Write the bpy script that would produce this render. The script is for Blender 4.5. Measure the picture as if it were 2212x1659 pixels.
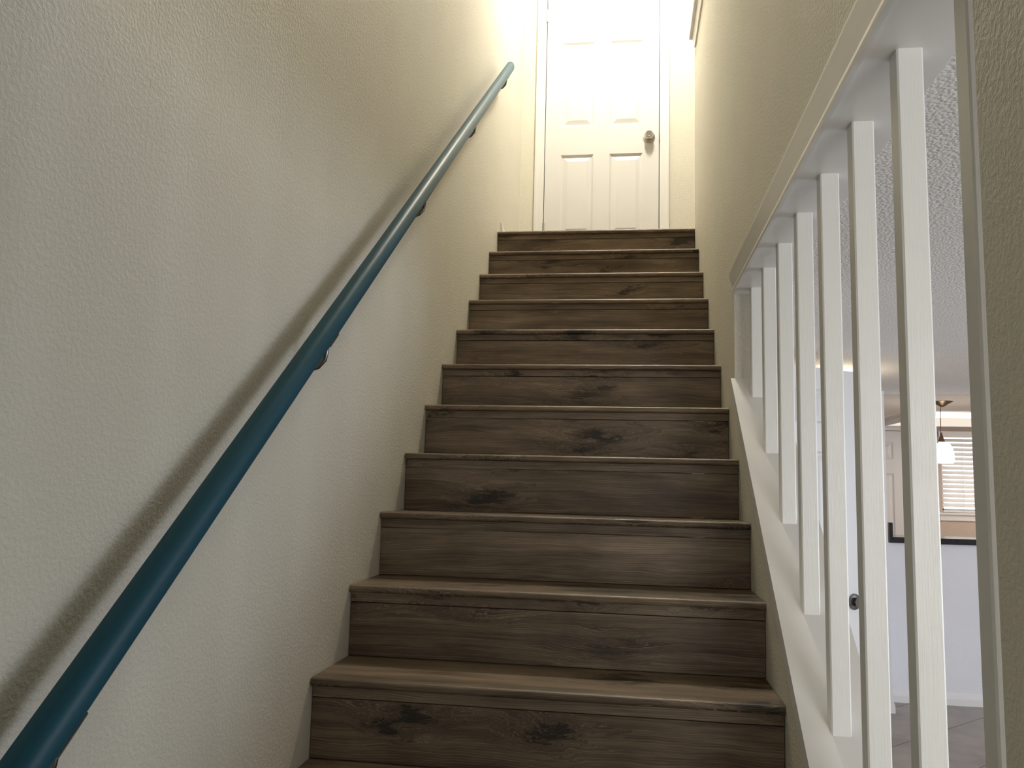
import bpy, bmesh, math, random
from mathutils import Vector, Matrix, Euler
random.seed(7)
S = bpy.context.scene
C = S.collection
for o in list(bpy.data.objects): bpy.data.objects.remove(o)

# ------------------------------------------------------------------ camera
IMG_W, IMG_H, FPX = 2212, 1659, 1785.66
CAM = Vector((0.7562, -4.5088, -1.4276))
YAW, PITCH, ROLL = -0.143175, 0.120463, 0.025085
fw = Vector((math.sin(YAW)*math.cos(PITCH), math.cos(YAW)*math.cos(PITCH), math.sin(PITCH)))
rt = Vector((math.cos(YAW), -math.sin(YAW), 0)); up = rt.cross(fw)
r2 = math.cos(ROLL)*rt + math.sin(ROLL)*up; u2 = -math.sin(ROLL)*rt + math.cos(ROLL)*up
cd = bpy.data.cameras.new('camera'); cam = bpy.data.objects.new('camera', cd); C.objects.link(cam)
m = Matrix((r2, u2, -fw)).transposed().to_4x4(); m.translation = CAM
cam.matrix_world = m
cd.sensor_fit = 'HORIZONTAL'; cd.sensor_width = 36; cd.lens = FPX/IMG_W*36; cd.clip_start = 0.02
S.camera = cam

# ------------------------------------------------------------------ world, daylight, added fill, exposure
w = bpy.data.worlds.new('sky'); S.world = w; w.use_nodes = True
bg = w.node_tree.nodes['Background']; bg.inputs[0].default_value = (0.80, 0.90, 1.0, 1); bg.inputs[1].default_value = 1.0
S.view_settings.view_transform = 'Standard'; S.view_settings.look = 'None'
S.view_settings.gamma = 1; S.view_settings.use_curve_mapping = False; S.view_settings.exposure = 0.0

def area_light(name, loc, rot, sx, sy, power, color):
    l = bpy.data.lights.new(name, 'AREA'); l.shape = 'RECTANGLE'; l.size = sx; l.size_y = sy
    l.energy = power; l.color = color
    o = bpy.data.objects.new(name, l); C.objects.link(o); o.location = loc; o.rotation_euler = rot
    return o
# daylight entering the living room window in the wall behind the camera (faces +Y)
DAY = 65
area_light('daylight_living_window', (2.8, -7.22, -1.55), (math.radians(80), 0, 0), 1.7, 1.35, DAY, (1.0, 0.975, 0.93))
# added fill light from an unseen side opening of the living room (faces -X)
area_light('fill_living_side', (6.30, -1.9, -1.80), (0, math.radians(72), 0), 1.9, 2.4, 94, (0.82, 0.88, 1.0))
# added fill light behind the camera, brightening the lower risers
area_light('fill_foyer', (.5, -7.22, -1.5), (math.radians(90), 0, 0), .55, 1.2, 2.5, (0.85, 0.92, 1.0))
# daylight entering the kitchen window (faces -Y)
area_light('daylight_kitchen_window', (4.35, 4.36, -1.22), (math.radians(-90), 0, 0), 1.1, 0.8, 4.0, (0.95, 0.97, 1.0))

# ------------------------------------------------------------------ dimensions
W = 1.1036          # stair width: left wall at x=0, right wall at x=W
WT = 0.125          # wall thickness
RUN, RISE = 0.254, 0.19014
F = -15*RISE        # lower floor
YD = 0.88           # wall with the white door at the landing
UC = 2.44           # upper ceiling
KC = F + 2.118      # lower-storey ceiling (popcorn over the living room, smooth over the kitchen)
LC = KC
KY = 4.2            # kitchen back wall
BY = -7.2           # back wall behind the camera
XR = 6.2            # far right wall of living room / kitchen
OY0, OY1, OZ1 = -3.65, -1.676, -0.768     # opening in the right wall
cap_z = lambda y: 0.2195 + 0.761*y
GZ = 1.11           # top of the guard wall beside the landing

# ------------------------------------------------------------------ material helpers
def nmat(name, col=(.8,.8,.8), rough=.5, metal=0.0, spec=None):
    m = bpy.data.materials.new(name); m.use_nodes = True
    b = m.node_tree.nodes['Principled BSDF']
    b.inputs['Base Color'].default_value = (*col, 1); b.inputs['Roughness'].default_value = rough
    b.inputs['Metallic'].default_value = metal
    if spec is not None: b.inputs['Specular IOR Level'].default_value = spec
    return m
class NT:
    def __init__(s, m): s.nt = m.node_tree; s.b = s.nt.nodes['Principled BSDF']
    def n(s, t, **kw):
        x = s.nt.nodes.new(t)
        for k, v in kw.items():
            if k.startswith('i_'):
                x.inputs[int(k[2:]) if k[2:].isdigit() else k[2:].replace('_', ' ')].default_value = v
            else: setattr(x, k, v)
        return x
    def l(s, a, b): s.nt.links.new(a, b)
    def math(s, op, a, b=None, c=None, clamp=False):
        x = s.nt.nodes.new('ShaderNodeMath'); x.operation = op; x.use_clamp = clamp
        for k, v in enumerate((a, b, c)):
            if v is None: continue
            if isinstance(v, (int, float)): x.inputs[k].default_value = v
            else: s.l(v, x.inputs[k])
        return x.outputs[0]
    def comb(s, x, y, z=0.0):
        c = s.nt.nodes.new('ShaderNodeCombineXYZ')
        for k, v in enumerate((x, y, z)):
            if isinstance(v, (int, float)): c.inputs[k].default_value = v
            else: s.l(v, c.inputs[k])
        return c.outputs[0]
    def noise(s, vec, scale, detail=2, rough=.5, dist=0.0):
        x = s.n('ShaderNodeTexNoise'); x.inputs['Scale'].default_value = scale
        x.inputs['Detail'].default_value = detail; x.inputs['Roughness'].default_value = rough
        x.inputs['Distortion'].default_value = dist
        s.l(vec, x.inputs['Vector']); return x.outputs['Fac']
    def ramp(s, fac, stops):
        r = s.n('ShaderNodeValToRGB'); e = r.color_ramp.elements
        while len(e) < len(stops): e.new(0.5)
        for k, (p, c) in enumerate(stops): e[k].position = p; e[k].color = (*c, 1) if len(c) == 3 else c
        s.l(fac, r.inputs[0]); return r.outputs[0]
    def bump(s, h, strength, dist):
        b = s.n('ShaderNodeBump'); b.inputs['Strength'].default_value = strength; b.inputs['Distance'].default_value = dist
        s.l(h, b.inputs['Height']); s.l(b.outputs[0], s.b.inputs['Normal'])
        return b

def paint(name, col, scale=55, strength=.5, dist=.003, rough=.75, kind='peel', var=.03):
    m = nmat(name, col, rough); t = NT(m)
    pos = t.n('ShaderNodeNewGeometry').outputs['Position']
    a = t.noise(pos, scale, 3, .55)
    if kind == 'peel':
        a2 = t.math('SMOOTHSTEP' if False else 'MULTIPLY', a, 1.0)
        r = t.n('ShaderNodeMapRange'); r.interpolation_type = 'SMOOTHSTEP'
        r.inputs[1].default_value = .40; r.inputs[2].default_value = .62; t.l(a2, r.inputs[0])
        f = t.noise(pos, scale*3.4, 2, .5)
        msk = t.noise(pos, 3.2, 2, .5)
        h = t.math('ADD', t.math('MULTIPLY', r.outputs[0], t.math('ADD', t.math('MULTIPLY', msk, 1.4), .1)), t.math('MULTIPLY', f, .35))
    elif kind == 'popcorn':
        v = t.n('ShaderNodeTexVoronoi'); v.inputs['Scale'].default_value = scale*1.3; t.l(pos, v.inputs['Vector'])
        h = t.math('ADD', t.math('SUBTRACT', 1.0, v.outputs['Distance']), t.math('MULTIPLY', a, .9))
    else:
        h = a
    t.bump(h, strength, dist)
    if var:
        c = t.noise(pos, 1.7, 3, .55)
        k = [tuple(max(0, x*(1-var)) for x in col), tuple(min(1, x*(1+var)) for x in col)]
        t.l(t.ramp(c, [(.3, k[0]), (.7, k[1])]), t.b.inputs['Base Color'])
    return m

def brushed(name, col, rough=.4):                 # painted timber with vertical brush / grain marks
    m = nmat(name, col, rough); t = NT(m)
    tc = t.n('ShaderNodeTexCoord').outputs['Object']
    mp = t.n('ShaderNodeMapping'); mp.inputs['Scale'].default_value = (1, 1, .045); t.l(tc, mp.inputs[0])
    a = t.noise(mp.outputs[0], 420, 3, .6); b_ = t.noise(tc, 16, 2)
    t.bump(t.math('ADD', t.math('MULTIPLY', a, b_), t.math('MULTIPLY', b_, .3)), .55, .0016)
    return m

def wood(name):
    m = nmat(name, (.1, .07, .05), .40, spec=.45); t = NT(m)
    tc = t.n('ShaderNodeTexCoord').outputs['Object']
    sep = t.n('ShaderNodeSeparateXYZ'); t.l(tc, sep.inputs[0])
    rnd = t.n('ShaderNodeObjectInfo').outputs['Random']
    X = t.math('ADD', sep.outputs[0], t.math('MULTIPLY', rnd, 61.0))
    T = t.math('ADD', t.math('ADD', sep.outputs[1], sep.outputs[2]), t.math('MULTIPLY', rnd, 23.0))
    def mr(v, a, b, c=1.0, d=0.0):
        k = t.n('ShaderNodeMapRange'); k.interpolation_type = 'SMOOTHSTEP'
        for q, z in enumerate((a, b, c, d)): k.inputs[q+1].default_value = z
        t.l(v, k.inputs[0]); return k.outputs[0]
    jig = t.noise(t.comb(t.math('MULTIPLY', X, 9.0), t.math('MULTIPLY', T, 30.0)), 1.0, 3, .6)
    jig = t.math('SUBTRACT', jig, .5)
    v = t.n('ShaderNodeTexVoronoi'); v.inputs['Scale'].default_value = 1.0; v.voronoi_dimensions = '2D'
    t.l(t.comb(t.math('ADD', t.math('MULTIPLY', X, 2.6), t.math('MULTIPLY', jig, .75)), t.math('ADD', t.math('MULTIPLY', T, 8.0), t.math('MULTIPLY', jig, 1.3))), v.inputs['Vector'])
    d = v.outputs['Distance']
    on = t.n('ShaderNodeSeparateColor'); t.l(v.outputs['Color'], on.inputs[0])
    d = t.math('DIVIDE', d, t.math('ADD', t.math('MULTIPLY', on.outputs[1], 1.0), .45))
    on = mr(on.outputs[0], .38, .68, 0.0, 1.0)
    halo = t.math('MULTIPLY', mr(d, .0, .55), on)
    core = t.math('MULTIPLY', mr(d, .02, .24), on)
    n1 = t.noise(t.comb(t.math('MULTIPLY', X, 1.6), t.math('MULTIPLY', T, 5.0)), 1.0, 3)
    n2 = t.noise(t.comb(t.math('MULTIPLY', X, 6.0), t.math('MULTIPLY', T, 14.0)), 1.0, 2)
    Tw = t.math('ADD', t.math('ADD', t.math('ADD', T, t.math('MULTIPLY', n1, .06)), t.math('MULTIPLY', halo, .045)), t.math('MULTIPLY', n2, .010))
    tone = t.noise(t.comb(t.math('MULTIPLY', X, 1.0), t.math('MULTIPLY', Tw, 17.0)), 1.0, 5, .62)
    patch = t.noise(t.comb(t.math('MULTIPLY', X, 3.2), t.math('MULTIPLY', T, 10.0)), 1.0, 4, .6)
    fine = t.noise(t.comb(t.math('MULTIPLY', X, 5.0), t.math('MULTIPLY', Tw, 420.0)), 1.0, 3, .7)
    med = t.noise(t.comb(t.math('MULTIPLY', X, 2.4), t.math('MULTIPLY', Tw, 110.0)), 1.0, 4, .65)
    lines = mr(t.math('SINE', t.math('ADD', t.math('MULTIPLY', Tw, 1150.0), t.math('MULTIPLY', med, 7.0))), .55, 1.0, 0.0, 1.0)
    lines = t.math('MULTIPLY', lines, t.math('ADD', t.math('MULTIPLY', halo, .8), t.math('MULTIPLY', patch, .9)))
    mix = t.math('ADD', t.math('ADD', t.math('MULTIPLY', tone, .58), t.math('MULTIPLY', fine, .44)), t.math('ADD', t.math('MULTIPLY', med, .40), t.math('MULTIPLY', lines, .20)))
    mix = t.math('ADD', mix, t.math('MULTIPLY', t.math('SUBTRACT', patch, .5), .42))
    mix = t.math('SUBTRACT', mix, t.math('MULTIPLY', core, .36))
    mix = t.math('SUBTRACT', mix, t.math('MULTIPLY', halo, .08))
    mix = t.math('ADD', t.math('SUBTRACT', mix, .15), t.math('MULTIPLY', t.math('SUBTRACT', rnd, .5), .08))
    col = t.ramp(mix, [(.30, (.026, .018, .012)), (.50, (.126, .089, .057)), (.66, (.240, .176, .118)), (.88, (.46, .36, .26))])
    t.l(col, t.b.inputs['Base Color'])
    t.bump(t.math('ADD', t.math('ADD', fine, t.math('MULTIPLY', med, .6)), t.math('MULTIPLY', lines, .4)), .35, .0012)
    return m

def emit(name, col, strength):
    m = bpy.data.materials.new(name); m.use_nodes = True; nt = m.node_tree; nt.nodes.remove(nt.nodes['Principled BSDF'])
    e = nt.nodes.new('ShaderNodeEmission'); e.inputs[0].default_value = (*col, 1); e.inputs[1].default_value = strength
    nt.links.new(e.outputs[0], nt.nodes['Material Output'].inputs[0]); return m

M = {}
M['stair_wall'] = paint('stair_wall_paint', (.72, .69, .59), 125, .36, .0022, .6)
M['living_wall'] = paint('living_wall_paint', (.80, .80, .835), 70, .2, .002)
M['kitchen_wall'] = paint('kitchen_wall_paint', (.56, .47, .40), 60, .25, .003)
M['popcorn'] = paint('popcorn_ceiling', (.82, .80, .79), 95, .55, .008, .9, 'popcorn', 0)
M['smooth_ceiling'] = paint('smooth_ceiling', (.74, .70, .66), 40, .12, .002, .8, 'plain', 0)
M['kitchen_ceiling'] = paint('kitchen_ceiling_paint', (.66, .61, .56), 40, .15, .002, .8, 'plain', 0)
M['trim'] = paint('white_trim_paint', (.80, .79, .77), 30, .08, .001, .38, 'plain', 0)
M['baluster'] = brushed('white_brushed_paint', (.82, .82, .80), .36)
M['door'] = paint('white_door_paint', (.74, .735, .725), 26, .06, .001, .35, 'plain', 0)
M['wood'] = wood('dark_oak_laminate')
M['teal'] = nmat('teal_gloss_paint', (.013, .085, .124), .46, spec=.30); t_ = NT(M['teal']); t_.bump(t_.noise(t_.n('ShaderNodeTexCoord').outputs['Object'], 35, 3), .12, .002)
M['nickel'] = nmat('brushed_nickel', (.52, .49, .45), .28, 1.0)
M['steel'] = nmat('dark_steel', (.16, .15, .13), .35, 1.0)
M['satin'] = nmat('satin_dark_nickel', (.22, .21, .20), .26, 1.0)
M['bronze'] = nmat('bronze_metal', (.20, .15, .11), .32, 1.0)
M['dark'] = nmat('gap_shade', (.02, .018, .016), .8)
M['granite'] = nmat('black_granite', (.02, .02, .022), .10); t_ = NT(M['granite'])
t_.l(t_.ramp(t_.noise(t_.n('ShaderNodeNewGeometry').outputs['Position'], 220, 3, .7), [(.5, (.008, .008, .01)), (.72, (.09, .085, .09))]), t_.b.inputs['Base Color'])
M['grout'] = paint('tile_grout', (.13, .11, .10), 200, .3, .001, .9, 'plain', 0)
mt = nmat('floor_tile_ceramic', (.36, .32, .29), .42); t_ = NT(mt); tc = t_.n('ShaderNodeNewGeometry').outputs['Position']
t_.l(t_.ramp(t_.noise(tc, 3.5, 4, .6), [(.3, (.27, .235, .215)), (.55, (.37, .33, .30)), (.75, (.43, .385, .35))]), t_.b.inputs['Base Color']); M['tile'] = mt
M['carpet'] = paint('bounce_carpet', (.62, .58, .52), 400, .6, .004, .95, 'plain', .05)
M['slat'] = nmat('white_blind_slat', (.86, .83, .80), .45)
M['glass'] = nmat('window_glass', (1, 1, 1), .02); M['glass'].node_tree.nodes['Principled BSDF'].inputs['Transmission Weight'].default_value = 1.0
M['lamp_glass'] = emit('pendant_glass_glow', (1.0, .90, .76), 14)
M['dome_glow'] = emit('landing_dome_glow', (1.0, .93, .78), 305)
M['hall_glow'] = emit('hall_dome_glow', (1.0, .82, .55), 26)
M['tube_glow'] = emit('kitchen_panel_glow', (1.0, .88, .74), .95)
M['tube_bright'] = emit('kitchen_tube_glow', (1.0, .90, .78), 5)
M['fill_panel_glow'] = emit('kitchen_fill_glow', (1.0, .82, .66), 16)

# ------------------------------------------------------------------ mesh helpers
def wloc(o):
    v = Vector((0, 0, 0))
    while o is not None: v += o.location; o = o.parent
    return v
def add_box(bm, x0, x1, y0, y1, z0, z1):
    v = [bm.verts.new(p) for p in ((x0,y0,z0),(x1,y0,z0),(x1,y1,z0),(x0,y1,z0),(x0,y0,z1),(x1,y0,z1),(x1,y1,z1),(x0,y1,z1))]
    for f in ((3,2,1,0),(4,5,6,7),(0,1,5,4),(1,2,6,5),(2,3,7,6),(3,0,4,7)): bm.faces.new([v[k] for k in f])
    return v
def add_prism(bm, poly, axis, a, b):
    """poly: 2D points in the other two axes (x: (y,z); y: (x,z); z: (x,y)) extruded along axis from a to b"""
    def P(p, t): return {'x': (t, p[0], p[1]), 'y': (p[0], t, p[1]), 'z': (p[0], p[1], t)}[axis]
    va = [bm.verts.new(P(p, a)) for p in poly]; vb = [bm.verts.new(P(p, b)) for p in poly]
    n = len(poly)
    bm.faces.new(va[::-1]); bm.faces.new(vb)
    for k in range(n): bm.faces.new((va[k], va[(k+1) % n], vb[(k+1) % n], vb[k]))
def add_lathe(bm, prof, origin, axis=(0, 0, 1), seg=24):
    """prof: list of (radius, height) along axis from origin"""
    a = Vector(axis).normalized(); q = a.orthogonal().normalized(); s = a.cross(q); O = Vector(origin); rings = []
    for r, h in prof:
        if r < 1e-6: rings.append([bm.verts.new(O + a*h)])
        else: rings.append([bm.verts.new(O + a*h + (q*math.cos(2*math.pi*k/seg) + s*math.sin(2*math.pi*k/seg))*r) for k in range(seg)])
    for A, B in zip(rings, rings[1:]):
        for k in range(seg):
            k2 = (k+1) % seg
            if len(A) == 1 and len(B) == 1: continue
            if len(A) == 1: bm.faces.new((A[0], B[k], B[k2]))
            elif len(B) == 1: bm.faces.new((A[k], B[0], A[k2]))
            else: bm.faces.new((A[k], B[k], B[k2], A[k2]))
    for R in (rings[0], rings[-1]):
        if len(R) > 1: bm.faces.new(R)
def add_tube(bm, pts, rad, seg=10):
    pts = [Vector(p) for p in pts]; rings = []; ref = None
    for k, p in enumerate(pts):
        t = (pts[min(k+1, len(pts)-1)] - pts[max(k-1, 0)]).normalized()
        if ref is None: ref = t.orthogonal().normalized()
        q = (ref - t*ref.dot(t)).normalized(); ref = q; s = t.cross(q)
        rings.append([bm.verts.new(p + (q*math.cos(2*math.pi*j/seg) + s*math.sin(2*math.pi*j/seg))*rad) for j in range(seg)])
    for A, B in zip(rings, rings[1:]):
        for j in range(seg): bm.faces.new((A[j], A[(j+1) % seg], B[(j+1) % seg], B[j]))
    bm.faces.new(rings[0][::-1]); bm.faces.new(rings[-1])
def bevel(bm, off, seg=2):
    bmesh.ops.bevel(bm, geom=list(bm.edges), offset=off, segments=seg, affect='EDGES', profile=.5)
def fin(name, bm, mat, parent=None, smooth=False, local=False, props=None):
    bmesh.ops.recalc_face_normals(bm, faces=list(bm.faces))
    if parent is not None and not local:
        bmesh.ops.translate(bm, verts=list(bm.verts), vec=-wloc(parent))
    me = bpy.data.meshes.new(name); bm.to_mesh(me); bm.free()
    me.materials.append(M[mat] if isinstance(mat, str) else mat)
    if smooth:
        for p in me.polygons: p.use_smooth = True
        try: me.set_sharp_from_angle(angle=math.radians(38))
        except Exception: pass
    o = bpy.data.objects.new(name, me); C.objects.link(o)
    if parent is not None: o.parent = parent
    if props:
        for k, v in props.items(): o[k] = v
    return o
def box(name, x0, x1, y0, y1, z0, z1, mat, parent=None, bev=0, local=False, **pr):
    bm = bmesh.new(); add_box(bm, x0, x1, y0, y1, z0, z1)
    if bev: bevel(bm, bev)
    return fin(name, bm, mat, parent, local=local, props=pr)
def thing(name, label, cat, loc=(0, 0, 0), group=None):
    o = bpy.data.objects.new(name, None); C.objects.link(o); o.location = loc; o.empty_display_size = .1
    o['label'] = label; o['category'] = cat
    if group: o['group'] = group
    return o
def struct(o, label=None):
    o['kind'] = 'structure'
    if label: o['label'] = label
    return o
def sroot(name, loc, label):
    o = bpy.data.objects.new(name, None); C.objects.link(o); o.location = loc; o.empty_display_size = .1
    o['kind'] = 'structure'; o['label'] = label; return o

# ------------------------------------------------------------------ structure: stairwell walls
bm = bmesh.new(); add_box(bm, -.12, 0, BY, YD+.12, F, UC)
struct(fin('wall_left', bm, 'stair_wall'), 'textured beige stairwell wall behind the teal handrail')

bm = bmesh.new()     # right wall of the stair, with the sloping opening for the balusters and the closet doorway below
CD0, CD1, CDZ = -.52, .27, F+2.06
NE = -6.1
add_box(bm, W, W+WT, NE, OY0, F, GZ)
add_box(bm, W, W+WT, OY0, OY1, OZ1+.012, GZ)
add_prism(bm, [(OY0, F), (OY1, F), (OY1, cap_z(OY1)-.018), (OY0, cap_z(OY0)-.018)], 'x', W, W+WT)
add_box(bm, W, W+WT, OY1, CD0, F, GZ)
add_box(bm, W, W+WT, CD0, .022, CDZ, GZ)
add_box(bm, W, W+WT, .022, CD1, CDZ, LC)
add_box(bm, W, W+WT, CD1, KY, F, LC)
struct(fin('wall_right', bm, 'stair_wall'), 'textured beige wall on the right of the stairs')

DX0, DX1, DH = .168, .934, 2.03
bm = bmesh.new()     # wall with the white door at the top of the stairs
add_box(bm, -.12, DX0-.02, YD, YD+.12, F, UC); add_box(bm, DX1+.02, 3.0, YD, YD+.12, -.02, UC)
add_box(bm, DX0-.02, DX1+.02, YD, YD+.12, DH+.025, UC); add_box(bm, DX0-.02, W+WT, YD, YD+.12, F, -.02)
struct(fin('wall_back', bm, 'stair_wall'), 'cream wall around the white door at the top of the stairs')
bm = bmesh.new(); add_box(bm, -.12, 3.12, BY-.12, YD+.12, UC, UC+.1)
struct(fin('ceiling_upper', bm, 'smooth_ceiling'), 'white ceiling above the stairwell and landing')
bm = bmesh.new(); add_box(bm, 3.0, 3.12, BY, YD+.12, -.02, UC)
struct(fin('wall_upper_hall', bm, 'stair_wall'), 'beige wall of the upstairs hall')
bm = bmesh.new(); add_box(bm, 0, W, -3.67, -3.56, LC, UC); add_box(bm, 0, W, BY, -3.67, LC, LC+.12)  # header and low ceiling added to block the landing lamp from the near walls
struct(fin('light_blocker_foyer', bm, 'stair_wall'), 'added unseen header and ceiling keeping the landing lamp off the near walls')
# upper floor slab: landing and hall
bm = bmesh.new(); add_box(bm, 0, W+WT, .045, YD, -.2, -.012); add_box(bm, W+WT, 3.1, BY, YD+.1, LC+.03, -.012)
struct(fin('floor_landing', bm, 'wood'), 'dark wood landing at the top of the stairs')

# lower floor, living room and kitchen shell
flo = bpy.data.objects
bm = bmesh.new(); add_box(bm, -.12, XR+.12, BY-.12, KY+.12, F-.12, F-.006)
floor = struct(fin('floor', bm, 'grout'), 'brown ceramic tile floor laid on the diagonal')
bm = bmesh.new(); add_box(bm, W+WT-.001, XR+.12, BY-.12, 1.52, LC, LC+.03); add_box(bm, W, W+WT-.001, BY, NE, LC, LC+.03)
struct(fin('ceiling_living', bm, 'popcorn'), 'popcorn textured ceiling beyond the balusters')
bm = bmesh.new(); add_box(bm, W+WT-.001, XR+.12, 1.52, KY+.12, KC-.004, LC+.03)
struct(fin('ceiling_kitchen', bm, 'kitchen_ceiling'), 'lowered smooth kitchen ceiling')
SY0, SY1, SZ1 = -3.1, -.7, F+2.03
bm = bmesh.new(); add_box(bm, XR, XR+.12, BY-.12, SY0, F, LC+.03); add_box(bm, XR, XR+.12, SY1, KY+.12, F, LC+.03); add_box(bm, XR, XR+.12, SY0, SY1, SZ1, LC+.03); add_box(bm, XR, XR+.12, SY0, SY1, F, F+.1)
struct(fin('wall_living_side', bm, 'living_wall'), 'pale grey wall of the living room')
LWX0, LWX1, LWZ0, LWZ1 = 1.95, 3.65, F+.6, F+2.0
bm = bmesh.new()
add_box(bm, -.12, .22, BY-.12, BY, F, UC); add_box(bm, .78, LWX0, BY-.12, BY, F, UC); add_box(bm, .22, .78, BY-.12, BY, F, F+.75); add_box(bm, .22, .78, BY-.12, BY, F+1.95, UC); add_box(bm, LWX1, XR+.12, BY-.12, BY, F, LC+.03)
add_box(bm, LWX0, LWX1, BY-.12, BY, F, LWZ0); add_box(bm, LWX0, LWX1, BY-.12, BY, LWZ1, UC); 
struct(fin('wall_front', bm, 'living_wall'), 'pale wall with a wide window behind the camera')
box('wall_stub', 2.35, 2.47, 1.40, KY, F, LC, 'living_wall', kind='structure', label='narrow wall end left of the kitchen bar')
KWX0, KWX1, KWZ0, KWZ1 = 3.80, 4.90, F+1.255, F+2.04
PX0, PX1, PH = 2.70, 3.462, 2.045
bm = bmesh.new()
add_box(bm, W, PX0-.02, KY, KY+.12, F, LC); add_box(bm, PX0-.02, PX1+.02, KY, KY+.12, F+PH+.01, KC+.02); add_box(bm, PX1+.02, KWX0, KY, KY+.12, F, KC+.02)
add_box(bm, KWX0, KWX1, KY, KY+.12, F, KWZ0); add_box(bm, KWX0, KWX1, KY, KY+.12, KWZ1, KC+.02); add_box(bm, KWX1, XR, KY, KY+.12, F, KC+.02)
struct(fin('wall_kitchen', bm, 'kitchen_wall'), 'taupe kitchen wall around the window')
BAR = 1.73
bm = bmesh.new(); add_box(bm, 2.47, XR, BAR, BAR+.12, F, F+1.082)
struct(fin('wall_bar', bm, 'living_wall'), 'pale half wall under the black bar top')

# floor tiles on the diagonal
TP = .446; TL = 2.54/math.sqrt(2); ts = TP/2 - .003; tl = TL/2 - .003   # long slabs: width across, length along the diagonal
bm = bmesh.new(); add_box(bm, -tl, tl, -ts, ts, -.006, .001); bevel(bm, .0012, 1)
tile_mesh = None
s2 = math.sqrt(2); n_t = 0
def tile_c(i, j):      # joints at y-x = -1.595 + i*TP*sqrt2 and x+y = 2.38 + j*TL*sqrt2
    a = -1.595 + (i+.5)*TP*s2; b = 2.38 + (j+.5)*TL*s2
    return ((b-a)/2, (b+a)/2)
first = None
for i in range(-14, 10):
    for j in range(-5, 6):
        x, y = tile_c(i, j)
        if not (1.1 < x < 5.6 and -3.6 < y < 2.4): continue
        if first is None:
            o = fin('tile', bm, 'tile', floor, local=True); first = o
        else:
            o = first.copy(); C.objects.link(o); o.parent = floor
        o.location = (x, y, F); o.rotation_euler = (0, 0, math.radians(45)); n_t += 1
# remaining floor beyond the tiles in view: one sheet at tile height
bm = bmesh.new(); add_box(bm, 5.4, XR, -3.75, BAR, F-.006, F+.001); add_box(bm, 2.47, XR, BAR+.12, KY, F-.006, F+.001)
fin('tile_field', bm, 'tile', floor, props={'kind': 'stuff'})

bm = bmesh.new(); add_box(bm, 0, XR, BY, -3.75, F-.006, F+.006)  # pale carpet added out of view to bounce daylight onto the ceiling
struct(fin('floor_living', bm, 'carpet'), 'light carpet added behind the camera to bounce daylight upwards')
# baseboards
def baseboard(name, prof, axis, a, b, label, mat='trim'):
    bm = bmesh.new(); add_prism(bm, prof, axis, a, b); return struct(fin(name, bm, mat), label)
def bbp(o, s): return [(o, 0), (o+s*.016, 0), (o+s*.016, .045), (o+s*.012, .062), (o+s*.006, .074), (o+s*.004, .080), (o, .080)]
baseboard('baseboard_left', bbp(0, 1), 'y', .085, YD, 'white baseboard along the landing wall')
baseboard('baseboard_bar', [(y, F+z) for y, z in bbp(BAR, -1)], 'x', 2.487, XR, 'white baseboard under the kitchen bar')
baseboard('baseboard_stub', [(x, F+z) for x, z in bbp(2.47, 1)], 'y', 1.402, BAR, 'short white baseboard on the wall end by the bar')
baseboard('baseboard_landing', [(YD-(y), z) for y, z in bbp(0, 1)], 'x', DX1+.07, 2.9, 'white baseboard right of the landing door')

# ------------------------------------------------------------------ doors
def door_slab(root, w, h, t, local=True):
    """six-panel slab in local coords: x 0..w, front face y=0 (towards -Y), z 0..h; stiles and rails one part, each panel a part"""
    st, mu = .107*w/.766, .107*w/.766; pw = (w-2*st-mu)/2
    xs = [0, st, st+pw, st+pw+mu, w-st, w]
    zs = [z*h/2.03 for z in (0, .235, .800, 1.0, 1.612, 1.750, 1.922, 2.03)]
    bm = bmesh.new(); panels = []
    def quad(*p): bm.faces.new([bm.verts.new(q) for q in p])
    for a in range(5):
        for c in range(7):
            x0, x1, z0, z1 = xs[a], xs[a+1], zs[c], zs[c+1]
            if a in (1, 3) and c in (1, 3, 5):
                s, d = .013, .011
                o4 = [(x0,0,z0),(x1,0,z0),(x1,0,z1),(x0,0,z1)]; i4 = [(x0+s,d,z0+s),(x1-s,d,z0+s),(x1-s,d,z1-s),(x0+s,d,z1-s)]
                for k in range(4): quad(o4[k], o4[(k+1)%4], i4[(k+1)%4], i4[k])
                panels.append((x0+s, x1-s, z0+s, z1-s, d))
            else: quad((x0,0,z0),(x1,0,z0),(x1,0,z1),(x0,0,z1))
    quad((0,t,0),(w,t,0),(w,t,h),(0,t,h)); quad((0,0,0),(0,t,0),(0,t,h),(0,0,h)); quad((w,0,0),(w,t,0),(w,t,h),(w,0,h))
    quad((0,0,0),(w,0,0),(w,t,0),(0,t,0)); quad((0,0,h),(w,0,h),(w,t,h),(0,t,h))
    bmesh.ops.remove_doubles(bm, verts=list(bm.verts), dist=1e-5)
    sl = fin('slab', bm, 'door', root, local=True)
    for (x0, x1, z0, z1, d) in panels:
        bm = bmesh.new(); rings = []
        for ins, y in ((0, d+.012), (0, d), (.006, d), (.034, .002)):
            rings.append([bm.verts.new(p) for p in ((x0+ins,y,z0+ins),(x1-ins,y,z0+ins),(x1-ins,y,z1-ins),(x0+ins,y,z1-ins))])
        for A, B in zip(rings, rings[1:]):
            for k in range(4): bm.faces.new((A[k], A[(k+1)%4], B[(k+1)%4], B[k]))
        bm.faces.new(rings[0]); bm.faces.new(rings[-1])
        fin('panel', bm, 'door', root, local=True)
    return sl
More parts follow.
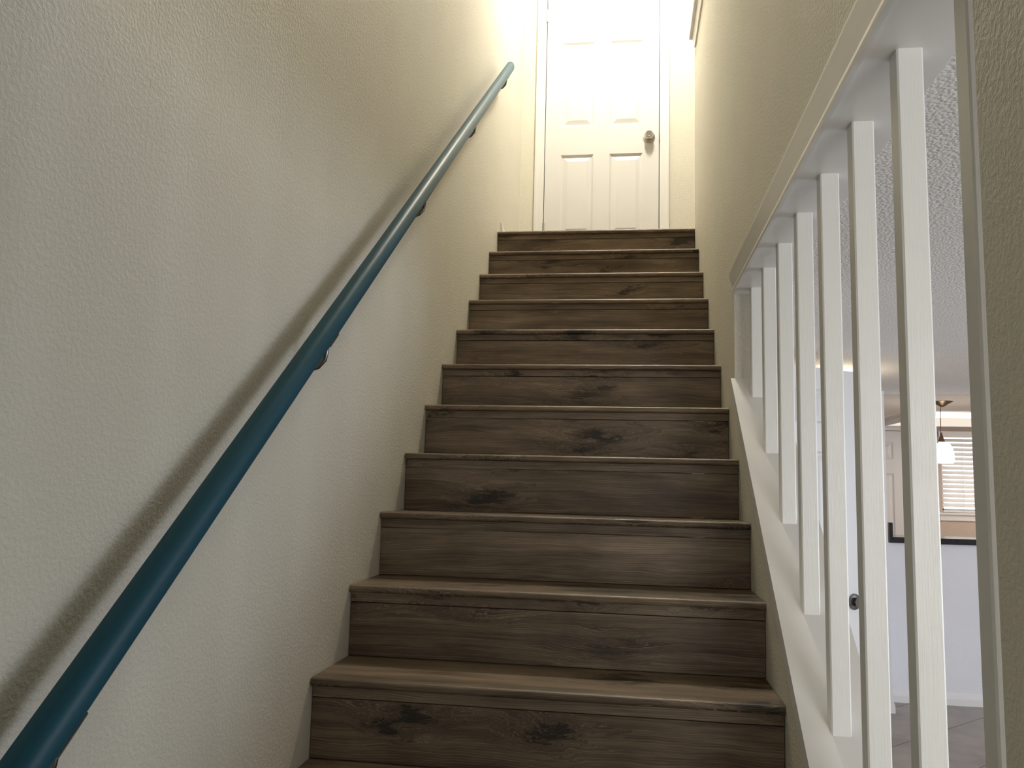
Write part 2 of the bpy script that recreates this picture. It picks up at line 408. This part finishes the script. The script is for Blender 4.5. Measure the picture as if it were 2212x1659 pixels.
def knob(root, x, z, mat='nickel', rr=.041):
    bm = bmesh.new(); add_lathe(bm, [(rr, 0), (rr, .003), (rr*.93, .008), (rr*.62, .013), (rr*.45, .014)], (x, 0, z), (0, -1, 0), 32)
    k = fin('rosette', bm, mat, root, True, True)
    bm = bmesh.new(); add_lathe(bm, [(.017, .010), (.017, .020), (.027, .027), (.031, .037), (.029, .049), (.024, .059), (.0205, .064), (.0190, .066), (.0180, .0650), (0, .0650)], (x, 0, z), (0, -1, 0), 32)
    fin('knob', bm, mat, root, True, True)
def hinge(root, x, z0, z1, mat='nickel'):
    bm = bmesh.new(); add_lathe(bm, [(.0, 0), (.004, 0), (.0065, .003), (.0065, z1-z0-.003), (.004, z1-z0), (0, z1-z0)], (x, -.0055, z0), (0, 0, 1), 12)
    for k in range(1, 5):
        add_lathe(bm, [(.0075, (z1-z0)*k/5-.001), (.0075, (z1-z0)*k/5+.001)], (x, -.0055, z0), (0, 0, 1), 12)
    h = fin('hinge', bm, mat, root, True, True)
    bm = bmesh.new(); add_box(bm, x-.003, x+.004, -.001, .0, z0+.004, z1-.004); fin('hinge_leaf', bm, mat, h, local=True)
def casing(root, x0, x1, h, cw=.06, th=.016, sides=('l', 'r', 't')):
    """flat casing with an eased profile around an opening x0..x1, height h; wall face is y=0 and the casing stands proud towards -Y"""
    p = lambda a, s: [(a, 0), (a, -th*.55), (a+s*.006, -th*.75), (a+s*cw*.55, -th*.85), (a+s*cw*.8, -th), (a+s*cw, -th*.95), (a+s*cw, 0)]
    if 'l' in sides:
        bm = bmesh.new(); add_prism(bm, p(x0, -1), 'z', 0, h); fin('casing', bm, 'trim', root, local=True)
    if 'r' in sides:
        bm = bmesh.new(); add_prism(bm, p(x1, 1), 'z', 0, h); fin('casing', bm, 'trim', root, local=True)
    if 't' in sides:
        bm = bmesh.new(); add_prism(bm, [(b, a) for a, b in p(h, 1)], 'x', x0-cw, x1+cw); fin('casing', bm, 'trim', root, local=True)
def jamb(root, x0, x1, h, depth=.118, slab_t=.036):
    bm = bmesh.new(); g = .005
    add_box(bm, x0-.02, x0-g, 0, depth, 0, h+.02); add_box(bm, x1+g, x1+.02, 0, depth, 0, h+.02); add_box(bm, x0-g, x1+g, 0, depth, h+g, h+.02)
    fin('jamb', bm, 'trim', root, local=True)
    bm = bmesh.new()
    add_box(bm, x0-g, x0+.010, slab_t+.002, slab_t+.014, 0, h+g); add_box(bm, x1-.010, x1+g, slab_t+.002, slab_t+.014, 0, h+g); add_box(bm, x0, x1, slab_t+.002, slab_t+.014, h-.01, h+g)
    fin('door_stop', bm, 'dark', root, local=True)  # stop coloured near-black: shade of the gap around the slab put into colour

d1 = sroot('door_1', (DX0, YD, .006), 'white six-panel door with a nickel knob at the top of the stairs')
door_slab(d1, DX1-DX0, DH-.006, .035); knob(d1, .699, .905); jamb(d1, 0, DX1-DX0, DH-.006); casing(d1, -.008, DX1-DX0+.008, DH+.004)
for z0 in (1.765, .235): hinge(d1, -.0015, z0, z0+.09)
bm = bmesh.new(); add_prism(bm, [(.766-.0005, -.001), (.7715, -.0045), (.7725, .02), (.766-.0005, .02)], 'z', .872, .935); fin('strike_plate', bm, 'steel', d1, local=True)

# closet door under the stairs, swung open into the living room
CA = math.radians(36.0)
d2 = sroot('door_2', (1.298, -.519, F+.012), 'white closet door standing ajar behind the balusters')
d2.rotation_euler = (0, 0, CA)
door_slab(d2, .762, 2.03, .035); knob(d2, .70, .875, 'satin', .040)
bm = bmesh.new(); add_box(bm, .758, .7635, .005, .030, .86, .92); fin('latch_plate', bm, 'steel', d2, local=True)
hinge(d2, .0, 1.75, 1.84); hinge(d2, .0, .2, .29)

# pantry door at the back of the kitchen
d3 = sroot('door_3', (PX0, KY, F+.004), 'white panelled door at the back of the kitchen beside the window')
door_slab(d3, PX1-PX0, PH-.004, .035); knob(d3, .07, .9, 'nickel', .034); jamb(d3, 0, PX1-PX0, PH-.004); casing(d3, -.006, PX1-PX0+.006, PH, .05, .014)

# ------------------------------------------------------------------ staircase
st = thing('staircase', 'straight flight of dark wood-look stairs with rounded nosings', 'stairs', (0, -14*RUN, F))
eps = .0015
def nosing_prof():
    p = []
    for k in range(7): a = math.radians(90 + 90*k/6); p.append((.011+.011*math.cos(a), -.011+.011*math.sin(a)))
    for k in range(1, 6): a = math.radians(180 + 80*k/5); p.append((.009+.009*math.cos(a), -.0115+.0085*math.sin(a)))
    p += [(.017, -.020), (.052, -.020), (.052, 0)]
    return p
proto = {}
for i in range(15):
    y, z = -RUN*i, -RISE*i
    base = Vector((0, y, z)) - st.location
    def place(key, parent, build):
        if key in proto:
            o = proto[key].copy(); C.objects.link(o); o.parent = parent
        else:
            bm = bmesh.new(); build(bm); o = fin(key, bm, 'wood', parent, smooth=(key == 'nosing'), local=True); proto[key] = o
        return o
    tr = place('tread', st, lambda bm: add_box(bm, eps, W-eps, .0525, RUN+.034 if i else .30, -.020, -.0006)); tr.location = base
    ns = place('nosing', tr, lambda bm: add_prism(bm, nosing_prof(), 'x', eps, W-eps)); ns.location = (0, 0, 0)
    ri = place('riser', st, lambda bm: (add_box(bm, eps, W-eps, .0200, .034, -RISE+.001, -.0485), bevel(bm, .0008, 1))); ri.location = base
    rs = place('riser_strip', ri, lambda bm: (add_box(bm, eps, W-eps, .0180, .034, -.0465, -.0205), bevel(bm, .0008, 1))); rs.location = (0, 0, 0)
# caulk lines are part of the wall finish: thin plaster bead where treads meet the walls

# ------------------------------------------------------------------ handrail on the left wall
RX, RZ0, RS = .070, 1.0184, .7727
rail_pt = lambda y: Vector((RX, y, RZ0 + RS*y))
HR = thing('handrail', 'teal painted wooden handrail mounted on the left wall', 'handrail', (0, -4.35, F))
bm = bmesh.new()
d = Vector((0, 1, RS)).normalized(); n = Vector((0, -d.z, d.y)); ex = Vector((1, 0, 0))
sec = []
for k in range(32):
    a = 2*math.pi*k/32; c, s = math.cos(a), math.sin(a); e = 2/2.35
    sec.append((math.copysign(abs(c)**e, c)*.0225, math.copysign(abs(s)**e, s)*.0262))
rings = []
for y, sc in ((-4.35, .9), (-4.347, 1), (-.125, 1), (-.122, .93)):
    rings.append([bm.verts.new(rail_pt(y) + ex*u*sc + n*v*sc) for u, v in sec])
for A, B in zip(rings, rings[1:]):
    for k in range(32): bm.faces.new((A[k], A[(k+1) % 32], B[(k+1) % 32], B[k]))
bm.faces.new(rings[0]); bm.faces.new(rings[-1][::-1])
fin('rail', bm, 'teal', HR, True)
for y in (-.265, -1.09, -1.905, -2.725, -3.55):
    c = rail_pt(y)
    bm = bmesh.new(); zb = c.z - .090
    pts = [(.004, y, zb), (.03, y, zb-.004), (.052, y, zb+.004), (.066, y, zb+.020), (.070, y, zb+.042), (.070, y, c.z-.028)]
    add_tube(bm, pts, .0058, 10); br = fin('bracket', bm, 'satin', HR, True)
    bm = bmesh.new(); add_lathe(bm, [(.017, 0), (.017, .003), (.014, .006), (.008, .009), (0, .009)], (0.0, y, zb), (1, 0, 0), 24); fin('wall_plate', bm, 'satin', br, True)
    bm = bmesh.new()
    q = [c + d*a + n*(-.0268) + ex*b for a in (-.032, .032) for b in (-.012, .012)]
    vv = [bm.verts.new(p) for p in (q[0], q[1], q[3], q[2])]; vv2 = [bm.verts.new(p - n*.003) for p in (q[0], q[1], q[3], q[2])]
    bm.faces.new(vv); bm.faces.new(vv2)
    for k in range(4): bm.faces.new((vv[k], vv[(k+1)%4], vv2[(k+1)%4], vv2[k]))
    fin('saddle', bm, 'nickel', br)

# ------------------------------------------------------------------ balustrade set into the right wall
BL = thing('stair_balustrade', 'white balustrade of eight square balusters set in the wall opening', 'balustrade', (W, OY0, F))
XB, BWD, BY1, BSP = 1.1455, .0376, -1.773, .2508
for k in range(8):
    y0 = BY1 - k*BSP; y1 = y0 + BWD; x0, x1 = XB, XB + BWD
    bm = bmesh.new()
    ch = .0025
    poly = [(x0+ch, y0), (x1-ch, y0), (x1, y0+ch), (x1, y1-ch), (x1-ch, y1), (x0+ch, y1), (x0, y1-ch), (x0, y0+ch)]
    lo = [bm.verts.new((x, y, cap_z(y))) for x, y in poly]; hi = [bm.verts.new((x, y, OZ1)) for x, y in poly]
    bm.faces.new(lo[::-1]); bm.faces.new(hi)
    for q in range(8): bm.faces.new((lo[q], lo[(q+1)%8], hi[(q+1)%8], hi[q]))
    fin('baluster', bm, 'baluster', BL)
# sloping sill board, overhanging the stair side a little
bm = bmesh.new(); e = .0
vs = []
cx0, cx1 = 1.091, W+WT+.012
add_prism(bm, [(OY0, cap_z(OY0)), (OY1, cap_z(OY1)), (OY1, cap_z(OY1)-.018), (OY0, cap_z(OY0)-.018)], 'x', cx0, cx1)
# pointed nib of the sill that laps past the opening's upper corner
fin('sill_board', bm, 'trim', BL)
bm = bmesh.new(); add_prism(bm, [(OY0, cap_z(OY0)-.018), (OY1, cap_z(OY1)-.018), (OY1, cap_z(OY1)-.088), (OY0, cap_z(OY0)-.088)], 'x', W-.0055, W)
fin('sill_apron', bm, 'trim', BL)
bm = bmesh.new(); add_box(bm, W, W+WT+.006, OY0, OY1, OZ1, OZ1+.012); fin('head_board', bm, 'trim', BL)
# moulded casing along the head of the opening, mitred at the far end
def mitred(bm, prof, y_near, y_far, zlow):
    """prof: (proud, height) pairs; stair-side face at x=W; far end cut at 45 degrees"""
    A = [bm.verts.new((W-a, y_near, zlow+h)) for a, h in prof]; B = [bm.verts.new((W-a, y_far+h, zlow+h)) for a, h in prof]
    n_ = len(prof); bm.faces.new(A); bm.faces.new(B[::-1])
    for k in range(n_): bm.faces.new((A[k], A[(k+1)%n_], B[(k+1)%n_], B[k]))
cas = [(0, -.004), (.0095, -.004), (.0105, .004), (.0095, .0125), (.0062, .0135), (.0062, .016), (.0075, .030), (.0105, .060), (.0125, .078), (.0125, .084), (.009, .090), (0, .090)]
bm = bmesh.new(); mitred(bm, cas, -4.3, -1.705, OZ1); fin('head_casing', bm, 'trim', BL)

# guard wall cap beside the landing, with its apron moulding
bm = bmesh.new(); add_box(bm, W-.032, W+WT+.03, NE, .024, GZ, GZ+.03); bevel(bm, .004, 2)
trim1 = struct(fin('trim_1', bm, 'trim'), 'painted cap on the guard wall beside the landing')
bm = bmesh.new(); mitred(bm, [(0, 0), (.009, 0), (.010, .008), (.009, .016), (.006, .018), (.008, .05), (.012, .085), (.014, .0995), (0, .0995)], NE, -.075, GZ-.10)
fin('apron', bm, 'trim', trim1)

# ------------------------------------------------------------------ lamps
lamp = thing('ceiling_lamp', 'round glass flush ceiling lamp above the landing', 'lamp', (.80, -.08, UC))
bm = bmesh.new(); add_lathe(bm, [(0, 0), (.15, 0), (.15, -.02), (.14, -.03), (0, -.03)], (.80, -.08, UC), (0, 0, 1), 32); fin('base', bm, 'nickel', lamp, True)
bm = bmesh.new(); add_lathe(bm, [(.14, -.03), (.138, -.05), (.12, -.08), (.085, -.105), (.04, -.118), (0, -.12)], (.80, -.08, UC), (0, 0, 1), 32); fin('glass_dome', bm, 'dome_glow', lamp, True)
HX, HY = 1.88, .42
hl = thing('ceiling_lamp', 'glowing globe ceiling lamp in the lower hallway hidden behind the closet door', 'lamp', (HX, HY, LC))
bm = bmesh.new(); add_lathe(bm, [(0, 0), (.06, 0), (.06, -.012), (.02, -.022), (.008, -.03), (.008, -.09), (0, -.09)], (HX, HY, LC), (0, 0, 1), 24); fin('canopy', bm, 'nickel', hl, True)
bm = bmesh.new(); add_lathe(bm, [(.075*math.sin(math.pi*k/12), -.165+.075*math.cos(math.pi*k/12)) for k in range(13)], (HX, HY, LC), (0, 0, 1), 24); fin('glass_globe', bm, 'hall_glow', hl, True)

PXc, PYc = 3.066, 2.0
pl = thing('pendant_lamp', 'pendant lamp with a glowing white glass shade hanging over the bar', 'lamp', (PXc, PYc, KC))
zc = KC
bm = bmesh.new(); add_lathe(bm, [(0, 0), (.075, 0), (.075, -.006), (.066, -.013), (.030, -.032), (.012, -.044), (0, -.044)], (PXc-.012, PYc, zc), (0, 0, 1), 32); fin('canopy', bm, 'bronze', pl, True)
bm = bmesh.new(); add_tube(bm, [(PXc-.025, PYc, zc-.036), (PXc-.030, PYc, F+1.872)], .003, 8); fin('cord', bm, 'bronze', pl, True)
cxp = PXc-.026
bm = bmesh.new(); add_lathe(bm, [(0, 1.882), (.006, 1.882), (.009, 1.865), (.016, 1.838), (.026, 1.816), (.027, 1.812), (0, 1.812)], (cxp, PYc, F), (0, 0, 1), 24); fin('socket_cover', bm, 'bronze', pl, True)
bm = bmesh.new(); cs = PXc-.008
add_lathe(bm, [(0, 1.8115), (.028, 1.811), (.046, 1.795), (.060, 1.768), (.068, 1.73), (.071, 1.69), (.069, 1.668), (.064, 1.658), (.058, 1.662), (0, 1.68)], (cs-.006, PYc, F), (0, 0, 1), 32)
fin('glass_shade', bm, 'lamp_glass', pl, True)

fx = thing('ceiling_light', 'flat rectangular light box on the kitchen ceiling', 'ceiling light', (3.8, 3.35, KC))
bm = bmesh.new()
for a in ((3.17, 3.19, 2.87, 3.84), (4.41, 4.43, 2.87, 3.84)): add_box(bm, *a, KC-.050, KC)
for a in ((3.17, 4.43, 3.82, 3.84),): add_box(bm, *a, KC-.050, KC)
fin('frame', bm, 'trim', fx)
bm = bmesh.new(); add_box(bm, 3.1905, 4.4095, 2.90, 3.8195, KC-.046, KC-.004); fin('diffuser', bm, 'tube_glow', fx)
bm = bmesh.new(); add_box(bm, 3.1905, 4.4095, 2.875, 2.8995, KC-.046, KC-.004); fin('front_lens', bm, 'tube_bright', fx)
fill_panel = thing('ceiling_light', 'added light box brightening the kitchen from outside the view', 'ceiling light', (5.2, 3.0, KC))  # added emitter out of view, warming and brightening the kitchen
bm = bmesh.new(); add_box(bm, 4.72, 5.68, 2.62, 3.38, KC-.03, KC-.004); fin('frame', bm, 'trim', fill_panel)
bm = bmesh.new(); add_box(bm, 4.75, 5.65, 2.65, 3.35, KC-.045, KC-.0305); fin('diffuser', bm, 'fill_panel_glow', fill_panel)
bm = bmesh.new()
for a in ((3.03, 3.05, 2.74, 3.97), (4.55, 4.57, 2.74, 3.97), (3.05, 4.55, 2.74, 2.76), (3.05, 4.55, 3.95, 3.97)): add_box(bm, *a, KC-.006, KC)
fin('ceiling_trim', bm, 'trim', fx)

# ------------------------------------------------------------------ bar top
bar = thing('bar_countertop', 'black granite bar top on the pale half wall', 'countertop', (2.567, 1.70, F+1.082))
box('slab', 2.592, XR-.002, 1.700, 2.06, F+1.082, F+1.123, 'granite', bar, .003)
box('side_splash', 2.567, 2.592, 1.700, 2.06, F+1.082, F+1.222, 'granite', bar, .002, label='upright black granite end piece')

# ------------------------------------------------------------------ kitchen window and blind
w1 = sroot('window_1', (KWX0, KY, KWZ0), 'kitchen window behind the white slatted blind')
bm = bmesh.new()
for a in ((KWX0, KWX0+.035, KWZ0, KWZ1), (KWX1-.035, KWX1, KWZ0, KWZ1), (KWX0, KWX1, KWZ0, KWZ0+.035), (KWX0, KWX1, KWZ1-.035, KWZ1), ((KWX0+KWX1)/2-.015, (KWX0+KWX1)/2+.015, KWZ0, KWZ1)):
    add_box(bm, a[0], a[1], KY+.07, KY+.11, a[2], a[3])
fin('window_frame', bm, 'trim', w1)
for a, b in ((KWX0+.035, (KWX0+KWX1)/2-.015), ((KWX0+KWX1)/2+.015, KWX1-.035)): box('pane', a, b, KY+.088, KY+.092, KWZ0+.035, KWZ1-.035, 'glass', w1)
box('window_sill', KWX0-.06, KWX1+.06, KY-.035, KY+.07, KWZ0-.022, KWZ0, 'trim', w1, .003)
box('window_apron', KWX0-.03, KWX1+.03, KY-.014, KY, KWZ0-.078, KWZ0-.0225, 'trim', w1)
bl = thing('window_blind', 'white horizontal slat blind lowered over the kitchen window', 'blind', (KWX0, KY, KWZ1))
box('headrail', KWX0+.004, KWX1-.004, KY+.0, KY+.055, KWZ1-.045, KWZ1-.002, 'slat', bl)
box('valance', KWX0-.02, KWX1+.02, KY-.022, KY-.008, KWZ1-.05, KWZ1+.012, 'slat', bl, .002)
sm = None; zt = KWZ1-.075; nsl = int((zt-(KWZ0+.03))/.0455)
for k in range(nsl+1):
    if sm is None:
        bm = bmesh.new(); add_prism(bm, [(-.025, 0), (-.012, .0022), (0, .003), (.012, .0022), (.025, 0), (.025, -.0025), (0, 0.0004), (-.025, -.0025)], 'x', KWX0+.006-KWX0, KWX1-.006-KWX0)
        o = fin('slat', bm, 'slat', bl, local=True); sm = o
    else: o = sm.copy(); C.objects.link(o); o.parent = bl
    o.location = (0, .028, zt - k*.0455 - KWZ1); o.rotation_euler = (math.radians(40), 0, 0)
box('bottom_rail', KWX0+.006, KWX1-.006, KY+.006, KY+.05, KWZ0+.003, KWZ0+.02, 'slat', bl, .002)
for x in (4.0, 4.35, 4.7):
    bm = bmesh.new(); add_tube(bm, [(x, KY+.001, KWZ1-.05), (x, KY+.001, KWZ0+.015)], .0016, 6); fin('ladder_cord', bm, 'slat', bl)

# living room window behind the camera
w2 = sroot('window_2', (LWX0, BY, LWZ0), 'wide living room window behind the camera')
bm = bmesh.new()
for a in ((LWX0, LWX0+.05, LWZ0, LWZ1), (LWX1-.05, LWX1, LWZ0, LWZ1), (LWX0, LWX1, LWZ0, LWZ0+.05), (LWX0, LWX1, LWZ1-.05, LWZ1)): add_box(bm, a[0], a[1], BY-.08, BY-.04, a[2], a[3])
fin('window_frame', bm, 'trim', w2)
w4 = sroot('fill_opening_foyer', (.22, BY, F+.75), 'added narrow opening for the foyer fill light behind the camera')  # opening and frame added for the foyer fill light
bm = bmesh.new()
for a in ((.22, .25, F+.75, F+1.95), (.75, .78, F+.75, F+1.95), (.22, .78, F+.75, F+.78), (.22, .78, F+1.92, F+1.95)): add_box(bm, a[0], a[1], BY-.08, BY-.04, a[2], a[3])
fin('window_frame', bm, 'trim', w4)
w3 = sroot('fill_opening_side', (XR, SY0, F+.1), 'added opening for the living room side fill light, outside the view')  # opening and frame added for the side fill light
bm = bmesh.new()
for a in ((SY0, SY0+.05, F+.1, SZ1), (SY1-.05, SY1, F+.1, SZ1), (SY0, SY1, F+.1, F+.15), (SY0, SY1, SZ1-.05, SZ1)): add_box(bm, XR+.03, XR+.07, a[0], a[1], a[2], a[3])
fin('window_frame', bm, 'trim', w3)
